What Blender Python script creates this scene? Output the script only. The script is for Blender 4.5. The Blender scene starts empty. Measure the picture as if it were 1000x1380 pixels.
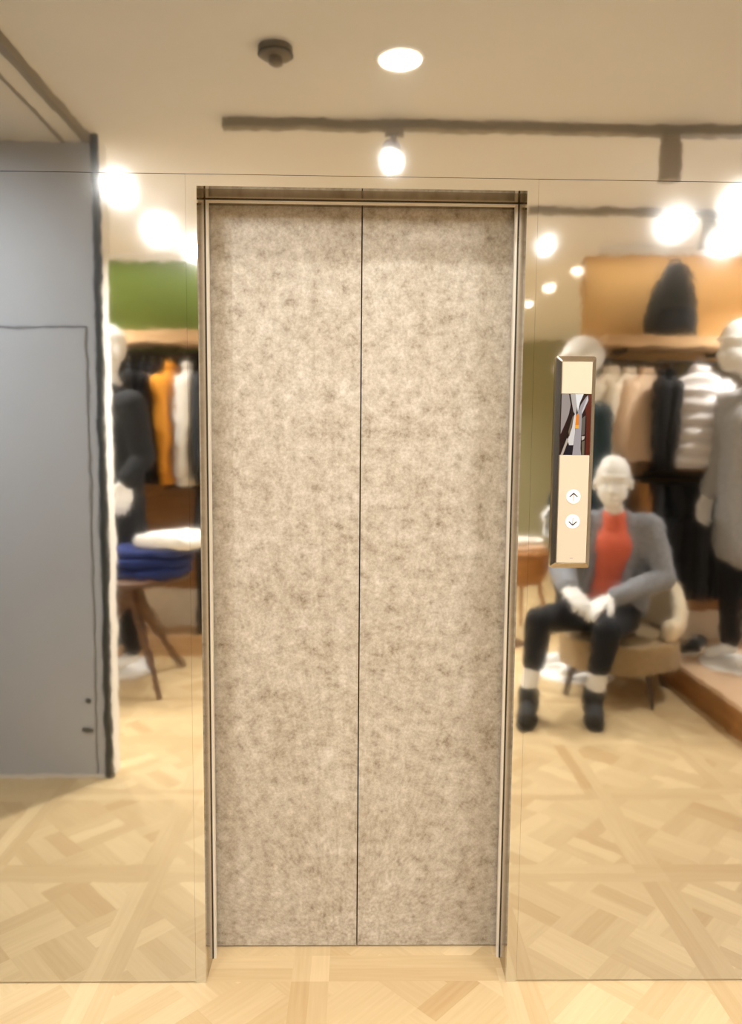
import bpy, bmesh, math, random
from mathutils import Vector, Matrix, noise
random.seed(7)
S = bpy.context.scene
COL = S.collection
PI = math.pi

def lin(r, g, b):
    f = lambda c: (c/255/12.92) if c/255 <= .04045 else ((c/255+.055)/1.055)**2.4
    return (f(r), f(g), f(b), 1)

# ------------------------------------------------------------------ materials
def mat(name, rgb, rough=.6, metal=0, var=0.0, scale=8, bump=0, bscale=60, emit=None, estr=0, spec=.5, sheen=0):
    m = bpy.data.materials.new(name); m.use_nodes = True
    nt = m.node_tree; b = nt.nodes['Principled BSDF']
    c = lin(*rgb)
    b.inputs['Base Color'].default_value = c
    b.inputs['Roughness'].default_value = rough
    b.inputs['Metallic'].default_value = metal
    b.inputs['Specular IOR Level'].default_value = spec
    if sheen: b.inputs['Sheen Weight'].default_value = sheen
    tc = nt.nodes.new('ShaderNodeTexCoord')
    if var:
        n = nt.nodes.new('ShaderNodeTexNoise'); n.inputs['Scale'].default_value = scale; n.inputs['Detail'].default_value = 5
        nt.links.new(tc.outputs['Object'], n.inputs['Vector'])
        r = nt.nodes.new('ShaderNodeMapRange')
        r.inputs['From Min'].default_value = .3; r.inputs['From Max'].default_value = .7
        r.inputs['To Min'].default_value = 1-var; r.inputs['To Max'].default_value = 1+var
        nt.links.new(n.outputs['Fac'], r.inputs['Value'])
        mx = nt.nodes.new('ShaderNodeVectorMath'); mx.operation = 'SCALE'
        mx.inputs[0].default_value = c[:3]
        nt.links.new(r.outputs['Result'], mx.inputs['Scale'])
        nt.links.new(mx.outputs['Vector'], b.inputs['Base Color'])
    if bump:
        n2 = nt.nodes.new('ShaderNodeTexNoise'); n2.inputs['Scale'].default_value = bscale
        nt.links.new(tc.outputs['Object'], n2.inputs['Vector'])
        bp = nt.nodes.new('ShaderNodeBump'); bp.inputs['Distance'].default_value = bump
        nt.links.new(n2.outputs['Fac'], bp.inputs['Height'])
        nt.links.new(bp.outputs['Normal'], b.inputs['Normal'])
    if emit:
        b.inputs['Emission Color'].default_value = lin(*emit); b.inputs['Emission Strength'].default_value = estr
    return m

def mirror_mat(name, rgb, rough, slope=1.0):
    """polished stainless sheet: slightly blurred and faintly wavy"""
    m = bpy.data.materials.new(name); m.use_nodes = True
    nt = m.node_tree; b = nt.nodes['Principled BSDF']
    b.inputs['Base Color'].default_value = lin(*rgb); b.inputs['Metallic'].default_value = 1
    b.inputs['Roughness'].default_value = rough
    tc = nt.nodes.new('ShaderNodeTexCoord')
    last = None
    for sc, dist in ((3.0, .0009*slope), (14.0, .00015*slope), (40.0, .000022*slope)):
        n = nt.nodes.new('ShaderNodeTexNoise'); n.inputs['Scale'].default_value = sc; n.inputs['Detail'].default_value = 1
        nt.links.new(tc.outputs['Object'], n.inputs['Vector'])
        bp = nt.nodes.new('ShaderNodeBump'); bp.inputs['Distance'].default_value = dist
        nt.links.new(n.outputs['Fac'], bp.inputs['Height'])
        if last: nt.links.new(last, bp.inputs['Normal'])
        last = bp.outputs['Normal']
    nt.links.new(last, b.inputs['Normal'])
    return m

def stone_mat(name):
    """mottled taupe laminate of the lift doors"""
    m = bpy.data.materials.new(name); m.use_nodes = True
    nt = m.node_tree; b = nt.nodes['Principled BSDF']
    b.inputs['Roughness'].default_value = .48
    tc = nt.nodes.new('ShaderNodeTexCoord')
    def nz(s, d, ro, lac=2.0):
        n = nt.nodes.new('ShaderNodeTexNoise'); n.inputs['Scale'].default_value = s; n.inputs['Detail'].default_value = d
        n.inputs['Roughness'].default_value = ro; nt.links.new(tc.outputs['Object'], n.inputs['Vector']); return n
    n1 = nz(7, 8, .74); n2 = nz(28, 6, .75); n3 = nz(110, 3, .7)
    def ramp(n, stops):
        r = nt.nodes.new('ShaderNodeValToRGB'); e = r.color_ramp.elements
        while len(e) > 1: e.remove(e[-1])
        e[0].position = stops[0][0]; e[0].color = lin(*stops[0][1])
        for p, c in stops[1:]:
            x = e.new(p); x.color = lin(*c)
        nt.links.new(n.outputs['Fac'], r.inputs['Fac']); return r
    r1 = ramp(n1, [(.34, (140,126,107)), (.45, (166,154,137)), (.56, (180,170,155)), (.70, (206,199,188))])
    r2 = ramp(n2, [(.34, (92,73,50)), (.44, (156,144,125)), (.56, (182,172,156)), (.70, (216,210,198))])
    r3 = ramp(n3, [(.36, (108,97,82)), (.5, (174,166,151)), (.64, (214,209,198))])
    def mix(a, c, f):
        x = nt.nodes.new('ShaderNodeMix'); x.data_type = 'RGBA'; x.inputs['Factor'].default_value = f
        nt.links.new(a, x.inputs['A']); nt.links.new(c, x.inputs['B']); return x.outputs['Result']
    o = mix(mix(r1.outputs['Color'], r2.outputs['Color'], .5), r3.outputs['Color'], .18)
    nt.links.new(o, b.inputs['Base Color'])
    return m

def floor_mat(name):
    m = bpy.data.materials.new(name); m.use_nodes = True
    nt = m.node_tree; b = nt.nodes['Principled BSDF']
    b.inputs['Roughness'].default_value = .42; b.inputs['Specular IOR Level'].default_value = .35
    at = nt.nodes.new('ShaderNodeAttribute'); at.attribute_name = 'plank'
    r = nt.nodes.new('ShaderNodeValToRGB'); e = r.color_ramp.elements
    e[0].position = 0; e[0].color = lin(187,155,110); e[1].position = 1; e[1].color = lin(222,197,154)
    x = e.new(.45); x.color = lin(202,176,133)
    sp = nt.nodes.new('ShaderNodeSeparateColor')
    nt.links.new(at.outputs['Color'], sp.inputs['Color'])
    tc = nt.nodes.new('ShaderNodeTexCoord')
    # the grain runs along each plank: direction is stored per plank
    va = nt.nodes.new('ShaderNodeVectorRotate'); va.rotation_type = 'Z_AXIS'
    ang = nt.nodes.new('ShaderNodeMath'); ang.operation = 'MULTIPLY'; ang.inputs[1].default_value = PI
    nt.links.new(sp.outputs['Green'], ang.inputs[0])
    nt.links.new(ang.outputs[0], va.inputs['Angle']); nt.links.new(tc.outputs['Object'], va.inputs['Vector'])
    mp = nt.nodes.new('ShaderNodeMapping'); mp.inputs['Scale'].default_value = (3, 55, 1)
    nt.links.new(va.outputs['Vector'], mp.inputs['Vector'])
    n = nt.nodes.new('ShaderNodeTexNoise'); n.inputs['Scale'].default_value = 1.6; n.inputs['Detail'].default_value = 4
    nt.links.new(mp.outputs['Vector'], n.inputs['Vector'])
    ad = nt.nodes.new('ShaderNodeMath'); ad.operation = 'MULTIPLY_ADD'; ad.inputs[1].default_value = .5; ad.inputs[2].default_value = -.25
    nt.links.new(n.outputs['Fac'], ad.inputs[0])
    su = nt.nodes.new('ShaderNodeMath'); su.operation = 'ADD'; su.use_clamp = True
    nt.links.new(sp.outputs['Red'], su.inputs[0]); nt.links.new(ad.outputs[0], su.inputs[1])
    nt.links.new(su.outputs[0], r.inputs['Fac']); nt.links.new(r.outputs['Color'], b.inputs['Base Color'])
    return m

def wood_mat(name, a, c, rough=.5, sc=(2, 2, 18)):
    m = bpy.data.materials.new(name); m.use_nodes = True
    nt = m.node_tree; b = nt.nodes['Principled BSDF']; b.inputs['Roughness'].default_value = rough
    tc = nt.nodes.new('ShaderNodeTexCoord'); mp = nt.nodes.new('ShaderNodeMapping'); mp.inputs['Scale'].default_value = sc
    nt.links.new(tc.outputs['Object'], mp.inputs['Vector'])
    n = nt.nodes.new('ShaderNodeTexNoise'); n.inputs['Scale'].default_value = 2.2; n.inputs['Detail'].default_value = 5
    nt.links.new(mp.outputs['Vector'], n.inputs['Vector'])
    r = nt.nodes.new('ShaderNodeValToRGB'); e = r.color_ramp.elements
    e[0].position = .32; e[0].color = lin(*a); e[1].position = .7; e[1].color = lin(*c)
    nt.links.new(n.outputs['Fac'], r.inputs['Fac']); nt.links.new(r.outputs['Color'], b.inputs['Base Color'])
    return m

M = dict(
    mirror=mirror_mat('mirror steel', (214,213,208), .046),
    frame=mirror_mat('mirror steel frame', (214,213,208), .046, .5),
    jamb=mirror_mat('brushed steel reveal', (166,152,130), .2, .5),
    bead=mat('satin steel bead', (240,234,222), .3, .3),
    stone=stone_mat('stone laminate'),
    floor=floor_mat('oak parquet'),
    ceil=mat('warm white ceiling paint', (240,238,234), .9, var=.02, scale=2),
    soffit=mat('grey ceiling paint', (236,231,222), .9),
    white=mat('white wall paint', (246,243,238), .8),
    grey=mat('grey wall paint', (194,196,202), .55, var=.03, scale=1.5),
    slate=mat('dark slate helper', (52,60,82), .8),
    dark=mat('dark edge trim', (34,36,34), .4),
    gap=mat('shadow gap', (60,54,46), .6),
    gold=mat('gold sealant', (190,150,80), .4, .6),
    green=mat('green wall paint', (104,122,46), .8, var=.04, scale=3),
    olive=mat('olive wall paint', (172,170,140), .85),
    orange=mat('orange wall paint', (206,164,104), .8, var=.05, scale=3),
    shadegreen=mat('shaded green paint', (52,58,36), .8),
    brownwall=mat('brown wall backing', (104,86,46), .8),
    oak=wood_mat('oak board', (190,150,104), (216,180,136)),
    honey=wood_mat('honey wood board', (140,92,40), (170,116,58)),
    walnut=wood_mat('walnut', (70,44,22), (104,68,36)),
    ptop=mat('pale platform top', (226,192,158), .5, var=.05, scale=4),
    rail=mat('dark metal rail', (60,52,42), .4, .8),
    track=mat('grey track', (150,141,128), .5),
    trackgrey=mat('grey lamp body', (165,153,138), .5),
    lens=mat('lit lens', (255,255,255), .4, emit=(255,240,220), estr=20),
    lens_soft=mat('lit downlight disc', (255,255,255), .4, emit=(255,242,224), estr=9),
    sensor=mat('grey plastic', (122,112,100), .5),
    man=mat('white mannequin', (244,242,238), .45),
    black=mat('black cloth', (14,15,18), .9, var=.15, scale=20, bump=.002, bscale=40),
    navyblack=mat('blue black cloth', (13,17,25), .9, var=.15, scale=20),
    charcoal=mat('charcoal cloth', (38,40,43), .9, var=.15, scale=20),
    navy=mat('navy cloth', (24,42,100), .9, var=.15, scale=20, bump=.002, bscale=40),
    teal=mat('dark teal cloth', (24,44,50), .9, var=.15, scale=20, bump=.002, bscale=40),
    mustard=mat('mustard cloth', (214,140,34), .9, var=.1, scale=20),
    whitecloth=mat('white cloth', (242,238,232), .9, bump=.003, bscale=30),
    offwhite=mat('off white cloth', (220,212,200), .9, var=.05, scale=20),
    cream=mat('cream cloth', (236,222,200), .9, var=.05, scale=20),
    peach=mat('peach beige cloth', (228,196,164), .9, var=.05, scale=20),
    tan=mat('tan cloth', (176,122,66), .9, var=.1, scale=20),
    puffer=mat('white quilted nylon', (238,232,230), .5),
    greycoat=mat('light grey wool', (168,165,164), .95, var=.12, scale=40, bump=.002, bscale=120),
    cardi=mat('grey marl knit', (138,140,146), .95, var=.2, scale=45, bump=.003, bscale=120),
    red=mat('coral red cloth', (218,104,78), .9, var=.06, scale=30),
    sock=mat('white sock', (246,244,240), .9),
    boot=mat('dark suede', (46,46,46), .85, var=.2, scale=30),
    beige=mat('beige upholstery', (164,140,106), .95, var=.08, scale=50, bump=.002, bscale=150),
    creamfab=mat('cream upholstery', (232,216,188), .95, var=.04, scale=50),
    legwood=mat('dark chair leg', (70,50,34), .5),
    bag=mat('black backpack nylon', (42,46,44), .7, var=.15, scale=20, bump=.002, bscale=60),
    hanger=mat('clear plastic hanger', (190,186,180), .3),
    shoe=mat('dark shoe suede', (52,56,60), .8, var=.15, scale=25),
    sole=mat('white rubber', (222,216,206), .7),
    housing=mat('brushed steel housing', (180,168,150), .26, 1, bump=.0001, bscale=300),
    plate=mat('ivory gloss plate', (200,189,168), .3),
    btn=mat('white button', (252,250,250), .35),
    ink=mat('black ink', (24,16,20), .5),
    inkpale=mat('grey ink', (150,130,140), .5),
)
def screen(rgb, k=1.15):
    n = 'screen %d %d %d' % rgb
    return bpy.data.materials.get(n) or mat(n, (10,10,10), .15, emit=rgb, estr=k)

# ------------------------------------------------------------------ mesh helpers  (d = distance in front of the lift wall, so y = -d)
def V(x, d, z): return Vector((x, -d, z))

def link(name, bm, m, parent=None, smooth=False, mats=None, bevel=0, seg=2):
    if bevel:
        bmesh.ops.bevel(bm, geom=[e for e in bm.edges if len(e.link_faces) == 2 and e.calc_face_angle(0) > .6],
                        offset=bevel, segments=seg, affect='EDGES', profile=.5)
    bmesh.ops.recalc_face_normals(bm, faces=bm.faces)
    me = bpy.data.meshes.new(name); bm.to_mesh(me); bm.free()
    for x in (mats or [m]): me.materials.append(x)
    if smooth:
        for p in me.polygons: p.use_smooth = True
        if smooth != 'all': me.set_sharp_from_angle(angle=math.radians(38))
    o = bpy.data.objects.new(name, me); COL.objects.link(o)
    if parent: o.parent = parent
    return o

def tag(o, label, cat, group=None, kind=None):
    o['label'] = label; o['category'] = cat
    if group: o['group'] = group
    if kind: o['kind'] = kind
    return o

def thing(name, label, cat, loc=(0,0,0), rz=0, group=None):
    o = bpy.data.objects.new(name, None); COL.objects.link(o)
    o.location = loc; o.rotation_euler = (0,0,rz); o.empty_display_size = .05
    return tag(o, label, cat, group)

def dup(root, loc, rz=None, label=None, group=None):
    r = root.copy(); COL.objects.link(r); r.location = loc
    if rz is not None: r.rotation_euler = (0,0,rz)
    if label: r['label'] = label
    if group: r['group'] = group
    for ch in list(root.children):
        c = ch.copy(); COL.objects.link(c); c.parent = r
        for g in list(ch.children):
            k = g.copy(); COL.objects.link(k); k.parent = c
    return r

def box(bm, x0, x1, y0, y1, z0, z1):
    c = [(x, y, z) for x in (x0, x1) for y in (y0, y1) for z in (z0, z1)]
    v = [bm.verts.new(p) for p in c]
    for f in ((0,1,3,2), (4,6,7,5), (0,4,5,1), (2,3,7,6), (0,2,6,4), (1,5,7,3)):
        bm.faces.new([v[i] for i in f])

def bx(name, x0, x1, y0, y1, z0, z1, m, parent=None, bevel=0):
    bm = bmesh.new(); box(bm, min(x0,x1), max(x0,x1), min(y0,y1), max(y0,y1), z0, z1)
    return link(name, bm, m, parent, bevel=bevel)

def loft(bm, rings, cap=True):
    vs = [[bm.verts.new(p) for p in r] for r in rings]
    n = len(rings[0])
    for a, b in zip(vs[:-1], vs[1:]):
        for i in range(n):
            bm.faces.new((a[i], a[(i+1)%n], b[(i+1)%n], b[i]))
    if cap:
        bm.faces.new(vs[0][::-1]); bm.faces.new(vs[-1])

def tube(bm, pts, rad, n=12, flat=1.0):
    """tapered tube along points; flat squeezes it along the world x axis"""
    pts = [Vector(p) for p in pts]; rings = []
    rad = rad if isinstance(rad, (list, tuple)) else [rad]*len(pts)
    for i, p in enumerate(pts):
        t = (pts[min(i+1, len(pts)-1)] - pts[max(i-1, 0)]).normalized()
        u = t.cross(Vector((0,0,1)) if abs(t.z) < .9 else Vector((0,1,0))).normalized(); w = t.cross(u)
        ring = []
        for k in range(n):
            q = (u*math.cos(2*PI*k/n) + w*math.sin(2*PI*k/n))*rad[i]
            q.x *= flat
            ring.append(p + q)
        rings.append(ring)
    loft(bm, rings)

def ellipsoid(bm, c, r, rot=None, seg=20, ring=12):
    mtx = Matrix.Translation(c) @ (rot.to_4x4() if rot else Matrix()) @ Matrix.Diagonal((r[0], r[1], r[2], 1))
    bmesh.ops.create_uvsphere(bm, u_segments=seg, v_segments=ring, radius=1, matrix=mtx)

def capsule(bm, a, ra, b, rb):
    a, b = Vector(a), Vector(b)
    ellipsoid(bm, a, (ra,)*3); ellipsoid(bm, b, (rb,)*3)
    tube(bm, [a, b], [ra, rb], 16)

def remesh(name, bm, vox, m, parent, smooth=4):
    """one continuous surface out of overlapping volumes"""
    me = bpy.data.meshes.new('t'); bm.to_mesh(me); bm.free()
    o = bpy.data.objects.new('t', me); COL.objects.link(o)
    r = o.modifiers.new('r', 'REMESH'); r.mode = 'VOXEL'; r.voxel_size = vox
    s = o.modifiers.new('s', 'SMOOTH'); s.iterations = smooth; s.factor = .5
    dg = bpy.context.evaluated_depsgraph_get()
    out = bpy.data.meshes.new_from_object(o.evaluated_get(dg))
    bpy.data.objects.remove(o); bpy.data.meshes.remove(me)
    out.name = name; out.materials.clear(); out.materials.append(m)
    for p in out.polygons: p.use_smooth = True
    q = bpy.data.objects.new(name, out); COL.objects.link(q)
    if parent: q.parent = parent
    return q

# ------------------------------------------------------------------ the setting
CEIL = 2.75
XL, XR, DB = -3.1, 3.2, 7.2

def clip(poly, x0, x1, y0, y1):
    for ax, lim, sg in ((0, x0, 1), (0, x1, -1), (1, y0, 1), (1, y1, -1)):
        out = []
        for i in range(len(poly)):
            a, b = poly[i-1], poly[i]
            da, db = (a[ax]-lim)*sg, (b[ax]-lim)*sg
            if da >= 0: out.append(a)
            if da*db < 0:
                t = da/(da-db); out.append((a[0]+(b[0]-a[0])*t, a[1]+(b[1]-a[1])*t))
        poly = out
        if len(poly) < 3: return []
    return poly

def make_floor():
    bm = bmesh.new(); lay = bm.loops.layers.float_color.new('plank')
    rnd = random.Random(3)
    def put(poly, ang):
        poly = clip(poly, XL, XR, -DB, .30)
        if len(poly) < 3: return
        try: f = bm.faces.new([bm.verts.new((p[0], p[1], 0)) for p in poly])
        except ValueError: return
        if f.calc_area() < 1e-6: bm.faces.remove(f); return
        f.normal_update()
        if f.normal.z < 0: f.normal_flip()
        s = min(1, max(0, rnd.gauss(.5, .17)))
        for l in f.loops: l[lay] = (s, (ang/PI) % 1, 0, 1)
    P, W, X0, Y0 = .58, .052, -.13, .055
    xs = [X0+P*k for k in range(-6, 7)]; ys = [Y0-P*k for k in range(-1, 14)]
    # frame strips: two planks wide, woven at the crossings
    for ix, x in enumerate(xs):
        for iy, y in enumerate(ys):
            vert = (ix+iy) % 2
            for k in (-1, 0):
                a, b = x+k*W, y+k*W
                put([(a, y-P+W), (a+W, y-P+W), (a+W, y-W), (a, y-W)], PI/2)
                put([(x+W, b), (x+P-W, b), (x+P-W, b+W), (x+W, b+W)], 0)
                if vert: put([(a, y-W), (a+W, y-W), (a+W, y+W), (a, y+W)], PI/2)
                else: put([(x-W, b), (x+W, b), (x+W, b+W), (x-W, b+W)], 0)
            # inside of the panel: diagonal basket weave of three-plank blocks
            cx, cy = x+P/2, y-P/2; B = .195; w = B/3
            c = math.cos(PI/4)
            for i in range(-3, 4):
                for j in range(-3, 4):
                    for k in range(3):
                        if (i+j) % 2: q = [(i*B, j*B+k*w), (i*B+B, j*B+k*w), (i*B+B, j*B+k*w+w), (i*B, j*B+k*w+w)]; a = -PI/4
                        else: q = [(i*B+k*w, j*B), (i*B+k*w+w, j*B), (i*B+k*w+w, j*B+B), (i*B+k*w, j*B+B)]; a = PI/4
                        q = [(cx+(u-v)*c, cy+(u+v)*c) for u, v in ((p[0]-B/2, p[1]-B/2) for p in q)]
                        put(clip(q, x+W, x+P-W, y-P+W, y-W), a)
    # wooden sub-floor keeps the joints closed
    v = [bm.verts.new(p) for p in ((XL,-DB,-.004), (XR,-DB,-.004), (XR,.30,-.004), (XL,.30,-.004))]
    f = bm.faces.new(v)
    for l in f.loops: l[lay] = (.3, 0, 0, 1)
    me = bpy.data.meshes.new('floor'); bm.to_mesh(me); bm.free(); me.materials.append(M['floor'])
    o = bpy.data.objects.new('floor', me); COL.objects.link(o); o['kind'] = 'structure'
    tag(o, 'pale oak parquet floor laid in framed square panels', 'floor')
make_floor()

def struct(o, label=None, cat=None):
    o['kind'] = 'structure'
    if label: tag(o, label, cat)
    return o

struct(bx('ceiling', XL, XR, .3, -DB, CEIL, CEIL+.1, M['ceil']), 'warm white ceiling over the shop floor', 'ceiling')
struct(bx('wall_left', XL-.1, XL, .3, -DB, 0, CEIL, M['white']), 'white side wall behind the grey partition', 'wall')
struct(bx('wall_left_dark_helper', XL, XL+.02, .0, -1.26, 0, CEIL-.04, M['slate']), 'added unseen dark side wall for the call panel to reflect', 'wall')  # unseen, added so the call panel's edge reflects something dark
struct(bx('wall_right', XR, XR+.1, .3, -DB, 0, CEIL, M['white']), 'white side wall at the end of the platform', 'wall')
struct(bx('wall_rear', XL, XR, -DB, -DB-.1, 0, CEIL, M['olive']), 'olive wall at the far end of the aisle', 'wall')

# lift wall: three mirror sheets
T = .0445+.4
G = .0007
struct(bx('wall_front_panel', XL, -T-G, 0, .02, .004, 2.159-G, M['mirror']), 'mirror steel wall panel between the grey partition reflection and the lift frame', 'wall panel')
struct(bx('wall_front_panel', T+G, XR, 0, .02, .004, 2.159-G, M['mirror']), 'mirror steel wall panel carrying the lift call panel', 'wall panel')
struct(bx('wall_front_panel', XL, XR, 0, .02, 2.159+G, CEIL, M['mirror']), 'long mirror steel wall panel above the lift frame', 'wall panel')
bm = bmesh.new()
box(bm, XL, -.44, .02, .10, 0, CEIL); box(bm, .44, XR, .02, .10, 0, CEIL); box(bm, -.44, .44, .02, .10, 2.165, CEIL)
struct(link('wall_front', bm, M['gap']), 'dark backing wall behind the mirror panels', 'wall')

# lift frame: face strip, reveal, bead
fr = bpy.data.objects.new('trim_1', None); COL.objects.link(fr)
struct(fr, 'mirror steel door frame with deep reveal around the lift doors', 'door frame')
O, I, H = .4445, .4164, 2.13
for s in (-1, 1):
    bx('face_strip', s*O, s*I, -.0015, .018, 0, 2.158, M['frame'], fr)
    bx('reveal', s*(I+.02), s*I, .018, .104, 0, H+.02, M['jamb'], fr)
    bx('bead', s*(I-.0022), s*.4075, .098, .112, 0, H, M['bead'], fr, bevel=.003)
    bx('gasket', s*I, s*(I-.0022), .096, .112, 0, H, M['gap'], fr)
    bx('door_return', s*(I+.02), s*.4125, .112, .138, 0, H, M['jamb'], fr)
bx('face_strip', -I, I, -.0015, .018, H, 2.158, M['frame'], fr)
bx('reveal', -I, I, .018, .104, H, H+.02, M['jamb'], fr)
bx('bead', -.4075, .4075, .098, .112, H-.006, H-.0022, M['bead'], fr, bevel=.003)
bx('gasket', -I, I, .096, .112, H-.0022, H, M['gap'], fr)
bx('door_return', -.4125, .4125, .112, .138, H-.004, H+.02, M['jamb'], fr)
# doors
for n, (a, b), lb in (('door_1', (-.47, -.0018), 'left sliding lift door of mottled taupe stone laminate'),
                      ('door_2', (.0018, .47), 'right sliding lift door of mottled taupe stone laminate')):
    d = struct(bx(n, a, b, .145, .172, .005, 2.25, M['stone'], bevel=.0012), lb, 'elevator door')
    e = b if n == 'door_1' else a
struct(bx('wall_shaft', -.6, .6, .29, .33, -.02, 2.4, M['dark']), 'dark lift shaft behind the doors', 'wall')

# grey partition on the left with a flush door
PD = 1.27
part = struct(bx('wall_partition', XL, -1.094, -PD-.001, -PD-.11, 0, CEIL, M['white']), 'partition wall with white end beside the aisle', 'wall')
pg = struct(bx('wall_partition_face', XL, -1.12, -PD+.004, -PD-.001, .0, CEIL, M['grey']), 'tall grey partition face with a flush door', 'wall')
struct(bx('trim_2', -1.12, -1.087, -PD+.008, -PD-.002, 0, CEIL, M['dark']), 'dark vertical edge trim of the grey partition', 'trim')
pdoor = bpy.data.objects.new('door_3', None); COL.objects.link(pdoor); pdoor.location = V(-1.155, PD-.004, 0)
struct(pdoor, 'flush grey door in the partition', 'door')
bx('door_leaf', -.82, -.004, 0, .010, .012, 1.963, M['grey'], pdoor)
bm = bmesh.new()
box(bm, -.83, .002, -.0005, .0013, 1.966, 1.973); box(bm, -.002, .003, -.0005, .0013, .01, 1.973)
link('shadow_gap', bm, M['gap'], pdoor)
bm = bmesh.new(); box(bm, -.06, -.012, .010, .016, .214, .226); link('latch', bm, M['gap'], pdoor, bevel=.002)
bm = bmesh.new(); ellipsoid(bm, (-.03, .011, .355), (.011, .006, .011)); link('lock_cylinder', bm, M['gap'], pdoor, True)
struct(bx('baseboard_left', XL, -1.121, -PD+.011, -PD+.0155, 0, .018, M['soffit']), 'pale skirting strip at the foot of the grey partition', 'baseboard')

# lowered grey ceiling over the partition door with its dark edge rails
struct(bx('ceiling_soffit', XL, -1.15, -.002, -PD+.004, CEIL-.03, CEIL, M['soffit']), 'lowered grey ceiling strip in front of the partition', 'ceiling')
struct(bx('trim_3', -1.15, -1.118, -.002, -PD, CEIL-.034, CEIL, M['track']), 'dark ceiling rail along the edge of the lowered ceiling', 'trim')
struct(bx('trim_4', -1.235, -1.222, -.002, -PD, CEIL-.036, CEIL-.03, M['track']), 'thin second rail on the lowered ceiling', 'trim')

# green wall with shelf (left) and orange wall with shelf (right)
struct(bx('wall_green', XL, -.55, -3.45, -3.55, 0, CEIL, M['green']), 'green shop wall behind the left clothes rail', 'wall')
struct(bx('wall_green_shade', XL, -.56, -3.43, -3.45, 1.25, 2.13, M['shadegreen']), 'green wall under the left shelf, darkened for shade', 'wall')  # shade below the shelf put into a darker green over the wall
struct(bx('wall_wood_lining', XL, -.56, -3.43, -3.45, .42, 1.25, M['honey']), 'wood lining at the bottom of the green wall', 'wall')
struct(bx('wall_pale_lining', XL, -.56, -3.43, -3.45, .0, .42, M['cream']), 'cream lining at the foot of the green wall', 'wall')
struct(bx('wall_orange', 1.505, XR, -3.08, -3.18, 0, CEIL, M['orange']), 'orange shop wall above the right shelf', 'wall')
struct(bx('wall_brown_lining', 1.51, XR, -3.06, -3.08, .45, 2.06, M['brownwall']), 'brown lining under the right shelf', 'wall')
struct(bx('wall_cream_lining', 1.51, XR, -3.06, -3.08, .18, .45, M['cream']), 'cream lining at the foot of the orange wall', 'wall')

def shelf(label, x0, x1, d0, d1, z0, z1, m):
    r = thing('wall_shelf', label, 'shelf', V((x0+x1)/2, d1, z0)); w = (x1-x0)/2
    bx('board', -w, w, 0, d1-d0, 0, z1-z0, m, r, bevel=.003)
    for k in (-.8, 0, .8):
        bm = bmesh.new(); box(bm, k*w-.012, k*w+.012, .004, (d1-d0)*.7, -.03, 0); link('bracket', bm, M['rail'], r)
    return r
shelf('pale oak wall shelf under the green wall', -3.0, -.6, 3.12, 3.43, 2.15, 2.24, M['oak'])
shelf('pale oak wall shelf under the orange wall holding a backpack', 1.52, 3.15, 2.70, 3.06, 2.11, 2.18, M['oak'])
shelf('dark wood ledge above the trousers on the right', 1.52, 3.15, 2.86, 3.06, 1.34, 1.40, M['honey'])
shelf('brown wood rail board below the hanging trousers', 1.95, 3.15, 2.98, 3.06, .385, .47, M['honey'])

def rail(label, x0, x1, d, z, dw):
    r = thing('clothes_rail', label, 'clothes rail', V((x0+x1)/2, d, z)); w = (x1-x0)/2
    bm = bmesh.new(); tube(bm, [(-w,0,0), (w,0,0)], .012, 12); link('rod', bm, M['rail'], r, True)
    for s in (-1, 1):
        bm = bmesh.new(); tube(bm, [(s*(w-.04),0,0), (s*(w-.04),-(dw-d),0)], .009, 10); link('arm', bm, M['rail'], r, True)
    return r
rail('dark clothes rail under the left oak shelf', -2.7, -.7, 3.25, 2.085, 3.43)
rail('dark clothes rail under the backpack shelf', 1.55, 3.1, 2.80, 2.02, 3.06)
rail('dark clothes rail under the wood ledge holding trousers', 1.55, 3.1, 2.80, 1.30, 3.06)

# platforms
def platform(label, x0, x1, d0, d1, h, mt, ms):
    r = thing('display_platform', label, 'platform', V((x0+x1)/2, d0, 0)); w = (x1-x0)/2; L = d1-d0
    bx('plinth', -w+.012, w, -.012, -L, 0, h-.03, ms, r)
    bx('platform_top', -w, w, 0, -L, h-.03, h, mt, r, bevel=.004)
    return r
platform('low wood-sided display platform with pale top beneath the grey-coated mannequin', 1.94, 3.18, .55, 3.05, .18, M['ptop'], M['honey'])
platform('low pale platform under the left clothes rail', -3.0, -.62, 3.14, 3.42, .15, M['oak'], M['oak'])

# ------------------------------------------------------------------ lamps
P_KEY, P_SPOT, P_SHOP = 11.5, 4.5, 24.5
WARM = (1, .995, .985)
def area(parent_loc, aim, power, r=.05, spread=120, name='lamp_light', colr=WARM):
    L = bpy.data.lights.new(name, 'AREA'); L.shape = 'DISK'; L.size = 2*r; L.energy = power; L.color = colr
    L.spread = math.radians(spread)
    o = bpy.data.objects.new(name, L); COL.objects.link(o); o.location = parent_loc
    o.rotation_euler = (Vector(aim)).to_track_quat('-Z', 'Y').to_euler()
    return o

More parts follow.
